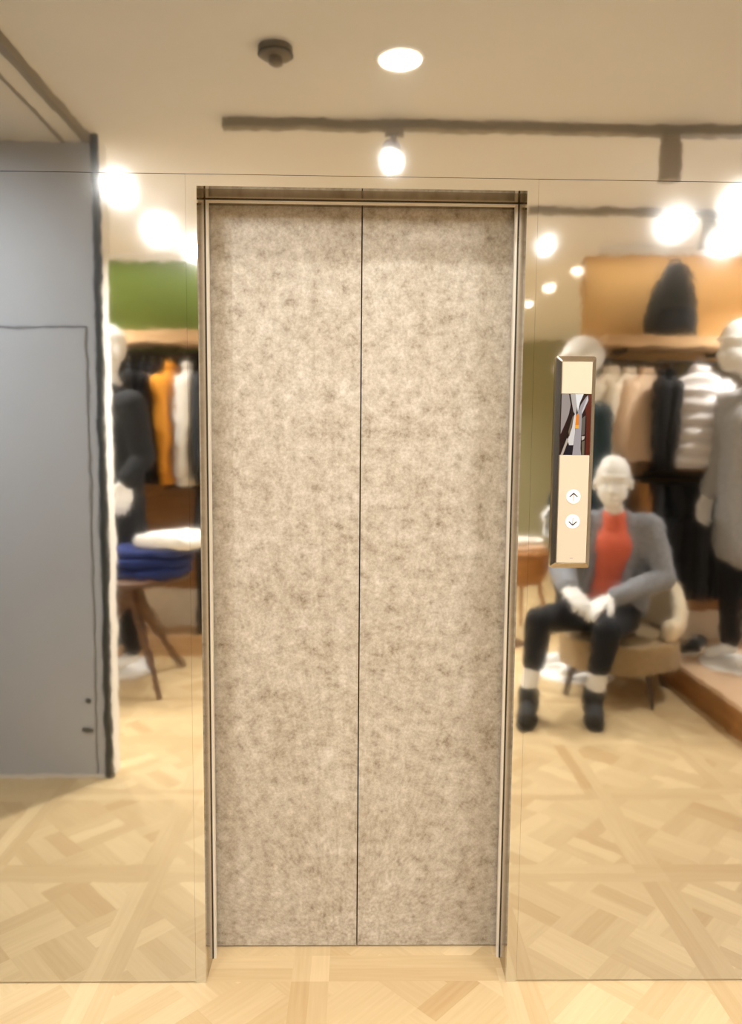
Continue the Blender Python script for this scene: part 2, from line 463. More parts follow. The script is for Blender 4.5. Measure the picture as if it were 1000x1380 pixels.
def downlight(label, x, d, power, r=.07, group=None):
    t = thing('ceiling_downlight', label, 'ceiling light', V(x, d, CEIL), 0, group)
    bm = bmesh.new()
    n = 40; prof = [(r, -.001), (r, -.006), (r+.012, -.006), (r+.016, -.001)]
    loft(bm, [[(a*math.cos(2*PI*k/n), a*math.sin(2*PI*k/n), z) for k in range(n)] for a, z in prof], cap=False)
    link('trim_ring', bm, M['white'], t, True)
    bm = bmesh.new(); bmesh.ops.create_circle(bm, cap_ends=True, segments=n, radius=r, matrix=Matrix.Translation((0,0,-.003)))
    link('diffuser', bm, M['lens_soft'], t)
    l = area((0,0,-.008), (0,0,-1), power, r*.9, 125); l.parent = t
    return t
downlight('bright round recessed ceiling downlight in front of the lift', .124, .62, P_KEY)

def spot_head(t, pivot, direction, length, r, m, lens=True):
    """cylinder lamp head with its lens as a part, built around pivot"""
    q = Vector(direction).normalized(); p = Vector(pivot)
    bm = bmesh.new(); tube(bm, [p-q*length*.5, p-q*length*.42, p+q*length*.5], [r*.8, r, r], 20)
    h = link('lamp_head', bm, m, t, True)
    if lens:
        bm = bmesh.new(); c = p+q*(length*.5+.002); tube(bm, [c, c+q*.004], [r*.86, r*.8], 20)
        link('lens', bm, M['lens'], h, True)
    return p+q*(length*.5+.012), q

def ceiling_spot(label, x, d, z, aim, power, r=.048, spread=110):
    t = thing('ceiling_spotlight', label, 'spotlight', V(x, d, CEIL))
    zz = z-CEIL
    bm = bmesh.new(); bmesh.ops.create_cone(bm, cap_ends=True, segments=20, radius1=.035, radius2=.035, depth=.012, matrix=Matrix.Translation((0,0,-.006)))
    link('canopy', bm, M['white'], t, True)
    q = (Vector(aim)-V(x, d, z)).normalized()
    bm = bmesh.new(); tube(bm, [(0,0,-.006), Vector((0,0,zz))-q*.05], .008, 10); link('stem', bm, M['white'], t, True)
    c, q = spot_head(t, Vector((0,0,zz))-q*.05, q, .10, r, M['white'])
    l = area(c, q, power, r*.8, spread); l.parent = t
    return t
spots = [
 ('ceiling spotlight glowing right beside the top of the partition edge', -1.165, 1.75, 2.70),
 ('large ceiling spotlight glowing above the green wall', -1.15, 2.45, 2.70),
 ('ceiling spotlight glowing over the white jackets at the lift frame', -1.04, 2.9, 2.70),
 ('brightest ceiling spotlight above the orange wall and backpack', 1.71, 2.2, 2.70),
 ('smaller ceiling spotlight at the top edge of the orange wall', 2.16, 2.55, 2.70),
 ('ceiling spotlight cut by the photo edge above the orange wall', 1.86, 1.8, 2.70),
 ('tiny ceiling spotlight near the lift frame corner', 1.14, 2.75, 2.73),
 ('ceiling spotlight at the left end of the orange wall', 1.55, 3.4, 2.72),
 ('ceiling spotlight in the aisle, second from the orange wall', 1.46, 3.9, 2.71),
 ('ceiling spotlight farthest down the aisle', 1.46, 4.6, 2.71),
]
for i, (lb, x, d, z) in enumerate(spots):
    aim = (x*.35, 0, 1.30) if i < 7 else (x, -d+.6, 0)
    ceiling_spot(lb, x, d, z, aim, (P_SPOT*(1.0, .75, .35, .85, .6, .8)[i] if i < 6 else 0.4 if i == 6 else 5), (.036, .038, .03, .035, .032, .034, .012, .042, .04, .036)[i], 80)
t_ = ceiling_spot('added unseen cool white spotlight aimed at the grey partition', -1.95, .22, 2.70, (-1.75, -1.27, 1.25), 13, .04, 110)  # added out-of-view lamp, brightens and cools the partition face
[c for c in t_.children if c.type == 'LIGHT'][0].data.color = (.86, .93, 1)
ceiling_spot('added unseen spotlight aimed at the white end of the partition', -.5, 1.9, 2.70, (-1.09, -1.33, 1.4), 9, .03, 60)  # added hidden lamp that lifts the partition's white end
# added downlights, placed out of view to brighten the shop
for x, d in ((-2.0, 2.3), (-.3, 2.8), (.55, 2.8), (2.5, 1.95), (-.3, 3.8), (.6, 5.2), (2.6, 2.45), (-1.78, 2.75), (-.9, 5.0), (.25, 3.3), (1.0, 6.3), (.2, 6.4)):
    downlight('added unseen ceiling downlight farther back in the shop', x, d, P_SHOP, .06, 'added shop ceiling downlights')

def track(label, x0, x1, d, heads):
    t = thing('lighting_track', label, 'lighting track', V((x0+x1)/2, d, CEIL)); w = (x1-x0)/2
    bx('track_bar', -w, w, -.02, .02, -.034, 0, M['track'], t, bevel=.003)
    for s in (-1, 1): bx('end_cap', s*w, s*(w+.012), -.022, .022, -.036, 0, M['track'], t)
    for lb, x, aim, lens, pw in heads:
        h = thing('track_spotlight', lb, 'spotlight', V(x, d, CEIL-.034))
        bx('adapter', -.035, .035, -.017, .017, -.022, 0, M['trackgrey'], h, bevel=.003)
        q = Vector(aim).normalized()
        piv = Vector((0,0,-.10)) if not lens else Vector((-.01,.0,-.09))
        bm = bmesh.new(); tube(bm, [(0,0,-.02), (0,0,-.07)], .011, 12); link('stem', bm, M['trackgrey'], h, True)
        c, q = spot_head(h, piv, q, .15 if not lens else .13, .043 if not lens else .036, M['trackgrey'], lens)
        if pw:
            l = area(c, q, pw, .03, 75); l.parent = h
    return t
track('long grey lighting track on the ceiling above the lift', -.53, 2.9, 1.1,
      [('tilted track spotlight shining over the middle of the lift frame', .13, (-.06, 1.05, -.85), True, .5),
       ('grey cylinder track spotlight hanging straight down', 1.225, (0, -.12, -1), False, 0)])
track('second grey lighting track nearer the orange wall', .9, 2.9, 2.13,
      [('small grey track spotlight on the second track', 1.86, (.0, -.3, -1), False, 0)])

# led strips washing the two coloured walls from the ceiling
M['led'] = mat('lit led diffuser', (255,255,255), .4, emit=(255,236,210), estr=3)
def led(label, x0, x1, d, power):
    t = thing('led_strip', label, 'led strip light', V((x0+x1)/2, d, CEIL)); w = (x1-x0)/2
    bx('profile', -w, w, -.012, .012, -.012, 0, M['white'], t)
    bx('shade_lip', -w, w, .024, .030, -.05, 0, M['white'], t)
    bx('web', -w, w, .012, .024, -.006, 0, M['white'], t)
    bx('diffuser', -w+.01, w-.01, -.009, .009, -.015, -.012, M['led'], t)
    L = bpy.data.lights.new('lamp_light', 'AREA'); L.shape = 'RECTANGLE'; L.size = 2*w-.02; L.size_y = .018; L.energy = power; L.color = WARM
    o = bpy.data.objects.new('lamp_light', L); COL.objects.link(o); o.location = (0,0,-.017); o.parent = t
led('thin led strip on the ceiling along the orange wall', 1.52, 3.1, 2.90, 4)
led('thin led strip on the ceiling along the green wall', -2.9, -.6, 3.27, 6)

# smoke detector
sd = thing('smoke_detector', 'grey round smoke detector on the ceiling', 'smoke detector', V(-.28, .57, CEIL))
def lathe(bm, prof, n=32):
    loft(bm, [[(a*math.cos(2*PI*k/n), a*math.sin(2*PI*k/n), z) for k in range(n)] for a, z in prof])
bm = bmesh.new(); lathe(bm, [(.056, 0), (.056, -.018), (.048, -.03), (.03, -.034)]); link('base', bm, M['sensor'], sd, True)
bm = bmesh.new(); lathe(bm, [(.022, -.034), (.022, -.052), (.012, -.058)]); link('sensor_head', bm, M['sensor'], sd, True)
bm = bmesh.new(); lathe(bm, [(.0555,-.0185), (.0575,-.0195), (.0575,-.0225), (.0525,-.0245)]); link('vent_ring', bm, M['dark'], sd, True)

# ------------------------------------------------------------------ lift call panel
lp = thing('elevator_call_panel', 'slim steel lift call panel with small screen and two arrow buttons on the mirror wall', 'call panel', (.5525, 0, 1.444))
HW, HH = .0515, .2745
bm = bmesh.new()
def rr(w, h, r, y, n=6):
    pts = []
    for cx, cz, a0 in ((w-r, h-r, 0), (-w+r, h-r, PI/2), (-w+r, -h+r, PI), (w-r, -h+r, 3*PI/2)):
        for k in range(n+1):
            a = a0+PI/2*k/n; pts.append((cx+r*math.cos(a), y, cz+r*math.sin(a)))
    return pts
loft(bm, [rr(HW, HH, .006, 0), rr(HW, HH, .006, -.010), rr(HW-.011, HH-.013, .004, -.0215), rr(HW-.0125, HH-.0145, .003, -.0205)])
link('housing', bm, M['housing'], lp, True)
PW = .0382; z0, z1 = -.2590, .2590
sz0, sz1 = 1.466-1.444, 1.622-1.444
for a, b in ((z0, sz0-.0006), (sz1+.0006, z1)):
    bx('face_plate', -PW, PW, -.020, -.0235, a, b, M['plate'], lp, bevel=.0006)
ds = bx('display_screen', -PW, PW, -.020, -.0228, sz0, sz1, screen((46,16,12)), lp)
def poly(bm, pts, y, mi):
    f = bm.faces.new([bm.verts.new((-PW+2*PW*u, y, sz1-(sz1-sz0)*v)) for u, v in pts]); f.material_index = mi
shapes = [
 ((158,146,140), [(0,0),(.25,0),(.31,.15),(.28,.3),(.18,.44),(0,.66)]),
 ((34,12,10), [(.24,0),(.30,0),(.42,.30),(.30,.62),(.02,.98),(0,.86),(.22,.44),(.31,.18)]),
 ((188,178,170), [(.29,0),(.46,0),(.53,.2),(.49,.35),(.41,.29),(.33,.1)]),
 ((238,234,230), [(.46,0),(.74,0),(.62,.14),(.56,.3),(.5,.14)]),
 ((46,20,14), [(.74,0),(.86,0),(.78,.08),(.64,.18),(.62,.14)]),
 ((222,214,206), [(.43,.36),(.5,.3),(.49,.62),(.44,.84),(.30,.84),(.24,.76),(.38,.55)]),
 ((120,100,76), [(.39,.36),(.44,.36),(.30,.7),(.26,.62)]),
 ((186,170,150), [(.22,.72),(.27,.76),(.10,1),(.02,1)]),
 ((30,22,30), [(.22,.84),(.42,.86),(.40,1),(.12,1)]),
 ((166,156,156), [(.88,.02),(.89,.1),(.8,.22),(.7,.33),(.69,.9),(.72,1),(.42,1),(.45,.82),(.5,.6),(.56,.3),(.66,.17),(.8,.06)]),
 ((206,200,198), [(.88,.02),(.9,.1),(.7,.33),(.69,.29)]),
 ((104,94,84), [(.70,.40),(.82,.35),(.81,.66),(.70,.68)]),
 ((196,186,170), [(.71,.69),(.82,.69),(.80,.74),(.72,.76)]),
 ((110,98,76), [(.72,.78),(.82,.76),(.82,1),(.74,1)]),
 ((96,32,16), [(.90,0),(1,0),(1,1),(.86,1),(.86,.42),(.80,.24),(.9,.1)]),
 ((238,132,30), [(.50,.36),(.54,.32),(.60,.34),(.61,.52),(.48,.53)]),
 ((250,176,60), [(.48,.51),(.61,.51),(.61,.56),(.47,.56)]),
]
bm = bmesh.new(); mats = []
for i, (c, pts) in enumerate(shapes):
    mats.append(screen(c)); poly(bm, pts, -.0229-.00002*i, i)
pic = link('screen_picture', bm, None, ds, mats=mats)
for zc, up in ((1.358-1.444, 1), (1.293-1.444, -1)):
    bt = bpy.data.objects.new('call_button', None)
    bm = bmesh.new()
    n = 40
    loft(bm, [[(a*math.cos(2*PI*k/n), y, zc+a*math.sin(2*PI*k/n)) for k in range(n)] for a, y in ((.0185,-.023), (.0185,-.0248), (.0172,-.0256), (.012,-.0258))])
    bt = link('call_button', bm, M['btn'], lp, True)
    bt['label'] = 'white round button with black %s arrow' % ('up' if up > 0 else 'down')
    bm = bmesh.new()
    def stroke(a, b, w):
        a, b = Vector(a), Vector(b); t = (b-a).normalized(); nrm = Vector((-t.y, t.x))*w/2; vs = []
        for y in (-.0255, -.0262):
            vs.append([bm.verts.new((p.x, y, zc+p.y*up)) for p in (a-nrm, a+nrm, b+nrm, b-nrm)])
        bm.faces.new(vs[1]); bm.faces.new(vs[0][::-1])
        for k in range(4): bm.faces.new((vs[0][k], vs[0][(k+1)%4], vs[1][(k+1)%4], vs[1][k]))
    stroke((-.0105, -.0006), (.0003, .0094), .0028); stroke((.0105, -.0006), (-.0003, .0094), .0028)
    stroke((0, -.0105), (0, .0085), .0013)
    link('arrow_symbol', bm, M['ink'], bt)
bx('maker_mark', -.004, .004, -.0234, -.0237, -.2475, -.2463, M['inkpale'], lp)

# ------------------------------------------------------------------ garments
def ring(cx, cz, hw, ht, n=36, rip=0, ph=0, e=2.6):
    """horizontal ring: wide along y (hw), thin along x (ht)"""
    out = []
    for k in range(n):
        a = 2*PI*k/n; c, s = math.cos(a), math.sin(a)
        x = ht*math.copysign(abs(c)**(2/e), c); y = hw*math.copysign(abs(s)**(2/e), s)
        f = 1+rip*math.sin(5*a+ph)+rip*.6*math.sin(9*a+ph*2)
        out.append((cx+x*f, y*(1+rip*.3*math.sin(3*a+ph)), cz))
    return out

def make_jacket(name, label, cat, m, loc, rz=0, w=.225, t=.045, L=.74, quilt=0, group=None, hang=True, sleeve=True, seed=0):
    """hung jacket; root at the top of the collar"""
    rn = random.Random(seed)
    o = thing(name, label, cat, loc, rz, group)
    lv = [(0, .30, .55), (-.02, .36, .8), (-.05, .66, .8), (-.085, .92, .85), (-.13, 1.0, .95), (-.22, .98, 1.05), (-.36, .95, 1.05),
          (-.52, .97, 1.1), (-.66, 1.02, 1.2), (-.74, 1.04, 1.2)]
    rings = []; ph = rn.random()*6
    if quilt:
        N = 40
        for i in range(N+1):
            z = -.74*i/N
            for (za, wa, ta), (zb, wb, tb) in zip(lv[:-1], lv[1:]):
                if zb <= z <= za:
                    f = (za-z)/(za-zb); ww = wa+(wb-wa)*f; tt = ta+(tb-ta)*f; break
            q = abs(math.sin(PI*i/N*quilt))**.6
            rings.append(ring(0, z*L/.74, w*ww*(.88+.15*q), t*tt*(.66+.55*q), 36, .015, ph))
    else:
        for z, ww, tt in lv:
            rings.append(ring(0, z*L/.74, w*ww, t*tt, 36, .06*min(1, -z*2), ph))
    bm = bmesh.new(); loft(bm, rings); link('body', bm, m, o, 'all')
    if sleeve:
        for s in (-1, 1):
            bm = bmesh.new(); pts = []; rad = []
            K = 24 if quilt else 9
            for i in range(K+1):
                f = i/K
                pts.append((.012*math.sin(f*3+ph), s*(w*.86+.055*math.sin(min(1, f*1.6)*PI/2)), -.075-f*.60*L/.74))
                r = .066-.020*f
                if quilt: r *= .86+.20*abs(math.sin(PI*f*quilt*.8))**.6
                rad.append(r)
            tube(bm, pts, rad, 14, min(1, t*1.15/.06)); link('sleeve', bm, m, o, 'all')
    bm = bmesh.new(); rings = [ring(0, z, w*a, t*b, 24) for z, a, b in ((-.02,.37,.85), (.02,.33,.8), (.03,.29,.65), (.02,.25,.5))]
    loft(bm, rings); link('collar', bm, m, o, 'all')
    if hang:
        h = thing('coat_hanger', 'clothes hanger inside a garment on the rails', 'hanger', loc, rz, 'hangers on the clothes rails')
        bm = bmesh.new(); tube(bm, [(0,0,.0), (0,0,.035), (.0,.012,.055), (0,.0,.078), (0,-.014,.06)], .003, 8); link('hook', bm, M['hanger'], h, True)
        bm = bmesh.new(); tube(bm, [(0,-w*.8,-.07), (0,0,-.004), (0,w*.8,-.07)], .006, 8); link('shoulder_bar', bm, M['hanger'], h, True)
    return o

def make_trousers(label, m, loc, L=.72, w=.15, t=.03, rz=0, seed=0, group=None, name='trousers', cat='trousers'):
    rn = random.Random(seed); o = thing(name, label, cat, loc, rz, group)
    bm = bmesh.new(); ph = rn.random()*6
    loft(bm, [ring(0, z, w*a, t*b, 30, .03, ph) for z, a, b in ((0,.8,.8), (-.04,.86,.9), (-.14,.96,1.1), (-.24,1,1.1))]); link('waist', bm, m, o, 'all')
    for s in (-1, 1):
        bm = bmesh.new()
        loft(bm, [[(x+s*t*.35, y, z) for x, y, z in ring(0, -.2-(L-.2)*f, w*(.96-.30*f), t*(.72-.1*f), 26, .05, ph+s)] for f in (0, .2, .4, .6, .8, 1)])
        link('leg', bm, m, o, 'all')
    bm = bmesh.new(); loft(bm, [ring(0, z, w*.82, t*.86, 24) for z in (-.03, .006)]); link('waistband', bm, m, o, 'all')
    return o

# left rail: dark jackets, one mustard, two white (rail runs along x, garments edge-on)
RZ = 2.04
lj = [(-1.86,'black','black jacket on the left rail, closest to the partition'), (-1.75,'navyblack','blue-black jacket behind the white mannequin head on the left rail'),
      (-1.65,'black','black jacket just right of the mannequin head on the left rail'), (-1.56,'charcoal','charcoal jacket in the run of dark jackets on the left rail'),
      (-1.475,'navyblack','blue-black jacket third from the mustard one on the left rail'), (-1.42,'navyblack','blue-black jacket second from the mustard one on the left rail'), (-1.37,'black','black jacket touching the mustard one on the left rail')]
for i, (x, c, lb) in enumerate(lj):
    make_jacket('hanging_jacket', lb, 'jacket', M[c], V(x, 3.25, 2.01), math.radians(random.uniform(-6,6)), w=.18, L=.80, t=.036, seed=i)
make_jacket('hanging_jacket', 'mustard yellow jacket on the left rail', 'jacket', M['mustard'], V(-1.30, 3.25, 2.01), .04, L=.80, t=.05, seed=20)
make_jacket('hanging_jacket', 'off-white jacket beside the mustard one on the left rail', 'jacket', M['offwhite'], V(-1.19, 3.25, 2.01), -.05, L=.82, t=.05, seed=21)
make_jacket('hanging_jacket', 'charcoal jacket at the lift-frame end of the left rail', 'jacket', M['charcoal'], V(-1.05, 3.25, 2.01), .06, L=.80, t=.042, seed=22)
rail('low dark clothes rail holding the folded trousers', -1.35, -.75, 3.25, 1.17, 3.43)
make_trousers('dark folded trousers under the off-white jacket', M['black'], V(-1.10, 3.25, 1.15), L=1.0, seed=3)

# right rail: light garments, black ones, white puffer
for i, (x, c, lb) in enumerate(((1.58,'cream','cream jacket at the left end of the right rail'), (1.70,'cream','pale cream jacket second on the right rail'),
                                (1.82,'peach','peach beige jacket third on the right rail'))):
    make_jacket('hanging_jacket', lb, 'jacket', M[c], V(x, 2.80, 1.955), math.radians(62+4*i), L=.56, w=.15, t=.05, seed=30+i)
make_jacket('hanging_jacket', 'tan garment peeking below the peach jacket', 'jacket', M['tan'], V(1.79, 2.93, 1.86), .5, L=.66, w=.13, t=.05, seed=34, hang=False)
for i, (x, lb) in enumerate(((1.92, 'black jacket between the peach jacket and the white puffer'), (1.99, 'black jacket half hidden by the white puffer'))):
    make_jacket('hanging_jacket', lb, 'jacket', M['black'], V(x, 2.84, 1.955), .25, L=.62, w=.19, t=.045, seed=40+i)
make_jacket('puffer_jacket', 'white quilted puffer jacket hung facing the lift', 'puffer jacket', M['puffer'], V(2.14, 2.76, 1.965), PI/2, w=.165, t=.085, L=.60, quilt=7, seed=50)
for i in range(11):
    x = 1.66+i*.105
    lb = ('tan trousers on the lower right rail' if i == 1 else
          'dark trousers on the lower right rail, left of the tan pair' if i == 0 else
          'dark trousers on the lower right rail, %s to the right of the tan pair' % ('', '', 'first', 'second', 'third', 'fourth', 'fifth', 'sixth', 'seventh', 'eighth', 'ninth')[i])
    make_trousers(lb, M['tan' if i == 1 else ('black', 'navyblack', 'charcoal')[i % 3 if i % 4 else 0]], V(x, 2.80, 1.255), L=.30 if i == 1 else .74, t=.045, w=.17, rz=random.uniform(-.3,.3), seed=60+i)

# ------------------------------------------------------------------ mannequins
def head_prims(bm, c, f, s=1.0):
    """abstract mannequin head around centre c, facing f (real-space horizontal vector)"""
    f = Vector((f[0], f[1], 0)).normalized(); r = Vector((f.y, -f.x, 0)); c = Vector(c)
    rot = Matrix((( r.x, f.x, 0), (r.y, f.y, 0), (0, 0, 1)))
    P = lambda a, b, z: c + (r*a+f*b)*s + Vector((0,0,z*s))
    ellipsoid(bm, P(0,-.012,.035), (.084*s,.102*s,.098*s), rot)
    ellipsoid(bm, P(0,.012,-.04), (.070*s,.082*s,.088*s), rot)
    ellipsoid(bm, P(0,.05,-.095), (.036*s,.036*s,.03*s), rot)
    capsule(bm, P(0,.086,.012), .012*s, P(0,.104,-.038), .016*s)           # nose
    ellipsoid(bm, P(0,.076,.034), (.062*s,.022*s,.014*s), rot)             # brow
    ellipsoid(bm, P(0,.086,-.072), (.026*s,.012*s,.010*s), rot)            # lips
    for e in (-1, 1): ellipsoid(bm, P(.084*e,-.012,-.006), (.010*s,.022*s,.032*s), rot)

def hand_prims(bm, wrist, out, up, side, s=1.0, curl=.5):
    """palm, four fingers and a thumb; out = finger direction, up = back of hand"""
    o, u = Vector(out).normalized(), Vector(up).normalized(); k = o.cross(u).normalized(); u = k.cross(o); w = Vector(wrist)
    P = lambda a, b, c: w + (o*a+k*b+u*c)*s
    for b in (-.03, -.01, .01, .03): capsule(bm, P(.012,b*.6,0), .017*s, P(.085,b,0), .0135*s)
    for b, L in ((-.033,.060), (-.011,.078), (.011,.084), (.033,.074)):
        a0, z0, an = .09, 0, 0; p0 = P(a0, b, z0)
        for j, seg in enumerate((.42, .33, .25)):
            an += curl*(.5+.3*j); a0 += L*seg*math.cos(an); z0 -= L*seg*math.sin(an)
            p1 = P(a0, b*1.05, z0); capsule(bm, p0, (.0105-.0012*j)*s, p1, (.0100-.0014*j)*s); p0 = p1
    t = side
    a, b, c = P(.025,.03*t,-.004), P(.06,.058*t,-.018), P(.092,.060*t,-.030)
    capsule(bm, a, .015*s, b, .0125*s); capsule(bm, b, .012*s, c, .0095*s)

# --- seated mannequin
def seated():
    root_at = V(1.46, 2.36, 0)
    o = thing('seated_mannequin', 'white faceless mannequin seated on the beige chair in coral top and grey cardigan', 'mannequin', root_at)
    R = lambda x, d, z: V(x, d, z) - root_at
    pel, ab, ch, nk, hd = R(1.47,2.38,.53), R(1.485,2.38,.72), R(1.49,2.34,.92), R(1.475,2.29,1.10), R(1.437,2.235,1.285)
    hipL, hipR = R(1.37,2.40,.50), R(1.55,2.31,.50)
    kL, kR = R(.985,2.00,.545), R(1.325,1.93,.515)
    aL, aR = R(.935,1.985,.13), R(1.285,1.975,.13)
    sL, sR = R(1.325,2.40,1.03), R(1.665,2.26,1.03)
    eL, eR = R(1.195,2.33,.77), R(1.735,2.17,.75)
    wL, wR = R(1.165,2.11,.70), R(1.375,2.055,.655)
    tL, tR = R(.895,1.865,.055), R(1.255,1.855,.055)
    bm = bmesh.new()
    capsule(bm, pel, .125, ab, .115); capsule(bm, ab, .115, ch, .125); capsule(bm, ch, .10, nk, .052); capsule(bm, nk, .056, hd-Vector((0,0,.05)), .056)
    capsule(bm, sL, .055, sR, .055)
    for s_, e, w in ((sL,eL,wL), (sR,eR,wR)):
        capsule(bm, s_, .05, e, .042); capsule(bm, e, .042, w, .028)
    for h, k, a, t in ((hipL,kL,aL,tL), (hipR,kR,aR,tR)):
        capsule(bm, h, .085, k, .06); capsule(bm, k, .06, a, .04); capsule(bm, a-Vector((0,0,.05)), .04, t, .032)
    head_prims(bm, hd, (-.32, .95), 1.16)
    hand_prims(bm, wL, (wL-eL)+Vector((.12,.05,-.05)), Vector((0,.1,1)), 1, 1.18, .45)
    hand_prims(bm, wR, (wR-eR)+Vector((0,.1,-.02)), Vector((0,.1,1)), 1, 1.18, .45)
    remesh('body', bm, .0065, M['man'], o, 3)
    # coral top
    bm = bmesh.new(); capsule(bm, pel+Vector((0,.02,.06)), .138, ab, .128); capsule(bm, ab, .13, ch, .142); capsule(bm, sL*.7+sR*.3, .058, sR*.7+sL*.3, .058)
    capsule(bm, ch, .12, nk-Vector((0,0,.02)), .072); remesh('top', bm, .011, M['red'], o, 4)
    # grey cardigan: open front, so two halves and a back
    f = Vector((-.36,.93,0)); sd = Vector((.93,.36,0))
    bm = bmesh.new()
    for sgn, s_, e, w in ((-1,sL,eL,wL), (1,sR,eR,wR)):
        wc = w-(w-e)*.12
        capsule(bm, s_, .083, e, .068); capsule(bm, e, .070, wc, .052)
        capsule(bm, s_*.85+nk*.15, .072, s_, .08)
        capsule(bm, ch+sd*sgn*.105-f*.005, .105, ab+sd*sgn*.125-f*.01, .10)
        capsule(bm, ab+sd*sgn*.125-f*.01, .10, pel+sd*sgn*.15-f*.02+Vector((0,0,.03)), .095)
        capsule(bm, nk+sd*sgn*.065-f*.02-Vector((0,0,.005)), .034, ch+sd*sgn*.115+f*.075, .030)
        capsule(bm, ch+sd*sgn*.115+f*.075, .030, pel+sd*sgn*.10+f*.10+Vector((0,0,.12)), .034)
    capsule(bm, ch-f*.07, .11, pel-f*.06+Vector((0,0,.05)), .11); capsule(bm, nk-f*.05-Vector((0,0,.02)), .05, ch-f*.06, .09)
    capsule(bm, sL-f*.03, .075, sR-f*.03, .075)
    remesh('cardigan', bm, .011, M['cardi'], o, 4)
    # trousers
    bm = bmesh.new(); capsule(bm, pel-Vector((0,0,.01)), .138, pel+Vector((0,0,.06)), .13)
    for h, k, a in ((hipL,kL,aL), (hipR,kR,aR)):
        capsule(bm, h, .105, k, .080); capsule(bm, k, .080, a+(k-a)*.47, .064)
    remesh('trousers', bm, .011, M['navyblack'], o, 4)
    for k, a, t in ((kL,aL,tL), (kR,aR,tR)):
        bm = bmesh.new(); capsule(bm, a+(k-a)*.45, .047, a, .049); remesh('sock', bm, .008, M['sock'], o, 3)
        bm = bmesh.new(); dv = (t-a); dv.z = 0; dv.normalize()
        capsule(bm, a+Vector((0,0,.015)), .058, a-Vector((0,0,.06)), .056)
        capsule(bm, a-Vector((0,0,.072))-dv*.01, .057, t+dv*.02-Vector((0,0,.004)), .049)
        b = remesh('boot', bm, .008, M['boot'], o, 4)
        bm = bmesh.new(); n = 24; c = (a+t)/2; L2 = (t-a).to_2d().length/2+.075; q = Vector((-dv.y, dv.x, 0)); rings = []
        for z in (-.0, .02):
            rings.append([Vector((c.x, c.y, 0))+dv*(L2*math.cos(2*PI*i/n)+.01)+q*(.056*math.sin(2*PI*i/n))+Vector((0,0,z)) for i in range(n)])
        loft(bm, rings); link('sole', bm, M['black'], b, True)
    return o
seated()

# --- tub chair
def tub_chair():
    o = thing('tub_chair', 'beige upholstered tub chair with dark tapered legs under the seated mannequin', 'armchair', V(1.59, 2.45, 0), math.radians(212))
    # local: front is +y before rotation -> faces the lift, turned a little towards the doors
    bm = bmesh.new()
    def out(t, r, z): return (r*math.cos(t), r*math.sin(t)*.95, z)
    rings = []; N = 30
    for i in range(N+1):
        t = math.radians(-62+304*i/N) if False else math.radians(-30+240*i/N)
        hgt = .52+.31*math.sin(max(0, min(1, (i/N-.12)/.76))*PI)**.9
        ro, ri = .355, .285
        rings.append([out(t, ro-.02, .385), out(t, ro, .41), out(t, ro+.012, hgt-.05), out(t, ro-.005, hgt-.012), out(t, (ro+ri)/2, hgt), out(t, ri+.008, hgt-.012), out(t, ri, hgt-.06), out(t, ri, .41), out(t, ri+.02, .385)])
    loft(bm, rings); link('back_shell', bm, M['creamfab'], o, 'all')
    bm = bmesh.new(); n = 40
    def base(r, z): return [(r*math.cos(2*PI*k/n), -.02+r*.98*math.sin(2*PI*k/n) if math.sin(2*PI*k/n) > 0 else -.02+r*1.05*math.sin(2*PI*k/n), z) for k in range(n)]
    loft(bm, [base(.30, .19), base(.338, .205), base(.345, .37), base(.335, .384), base(.28, .386), base(.275, .315)]); link('seat_base', bm, M['beige'], o, True)
    bm = bmesh.new(); loft(bm, [base(.262, .316), base(.268, .335), base(.268, .375), base(.25, .395), base(.15, .40)]); link('seat_cushion', bm, M['beige'], o, 'all')
    for sx, sy in ((-.22,-.22), (.22,-.22), (-.2,.2), (.2,.2)):
        bm = bmesh.new(); tube(bm, [(sx*1.15, sy*1.15, 0), (sx*1.12, sy*1.12, .02), (sx, sy, .20)], [.013,.014,.024], 12); link('leg', bm, M['legwood'], o, True)
    return o
tub_chair()

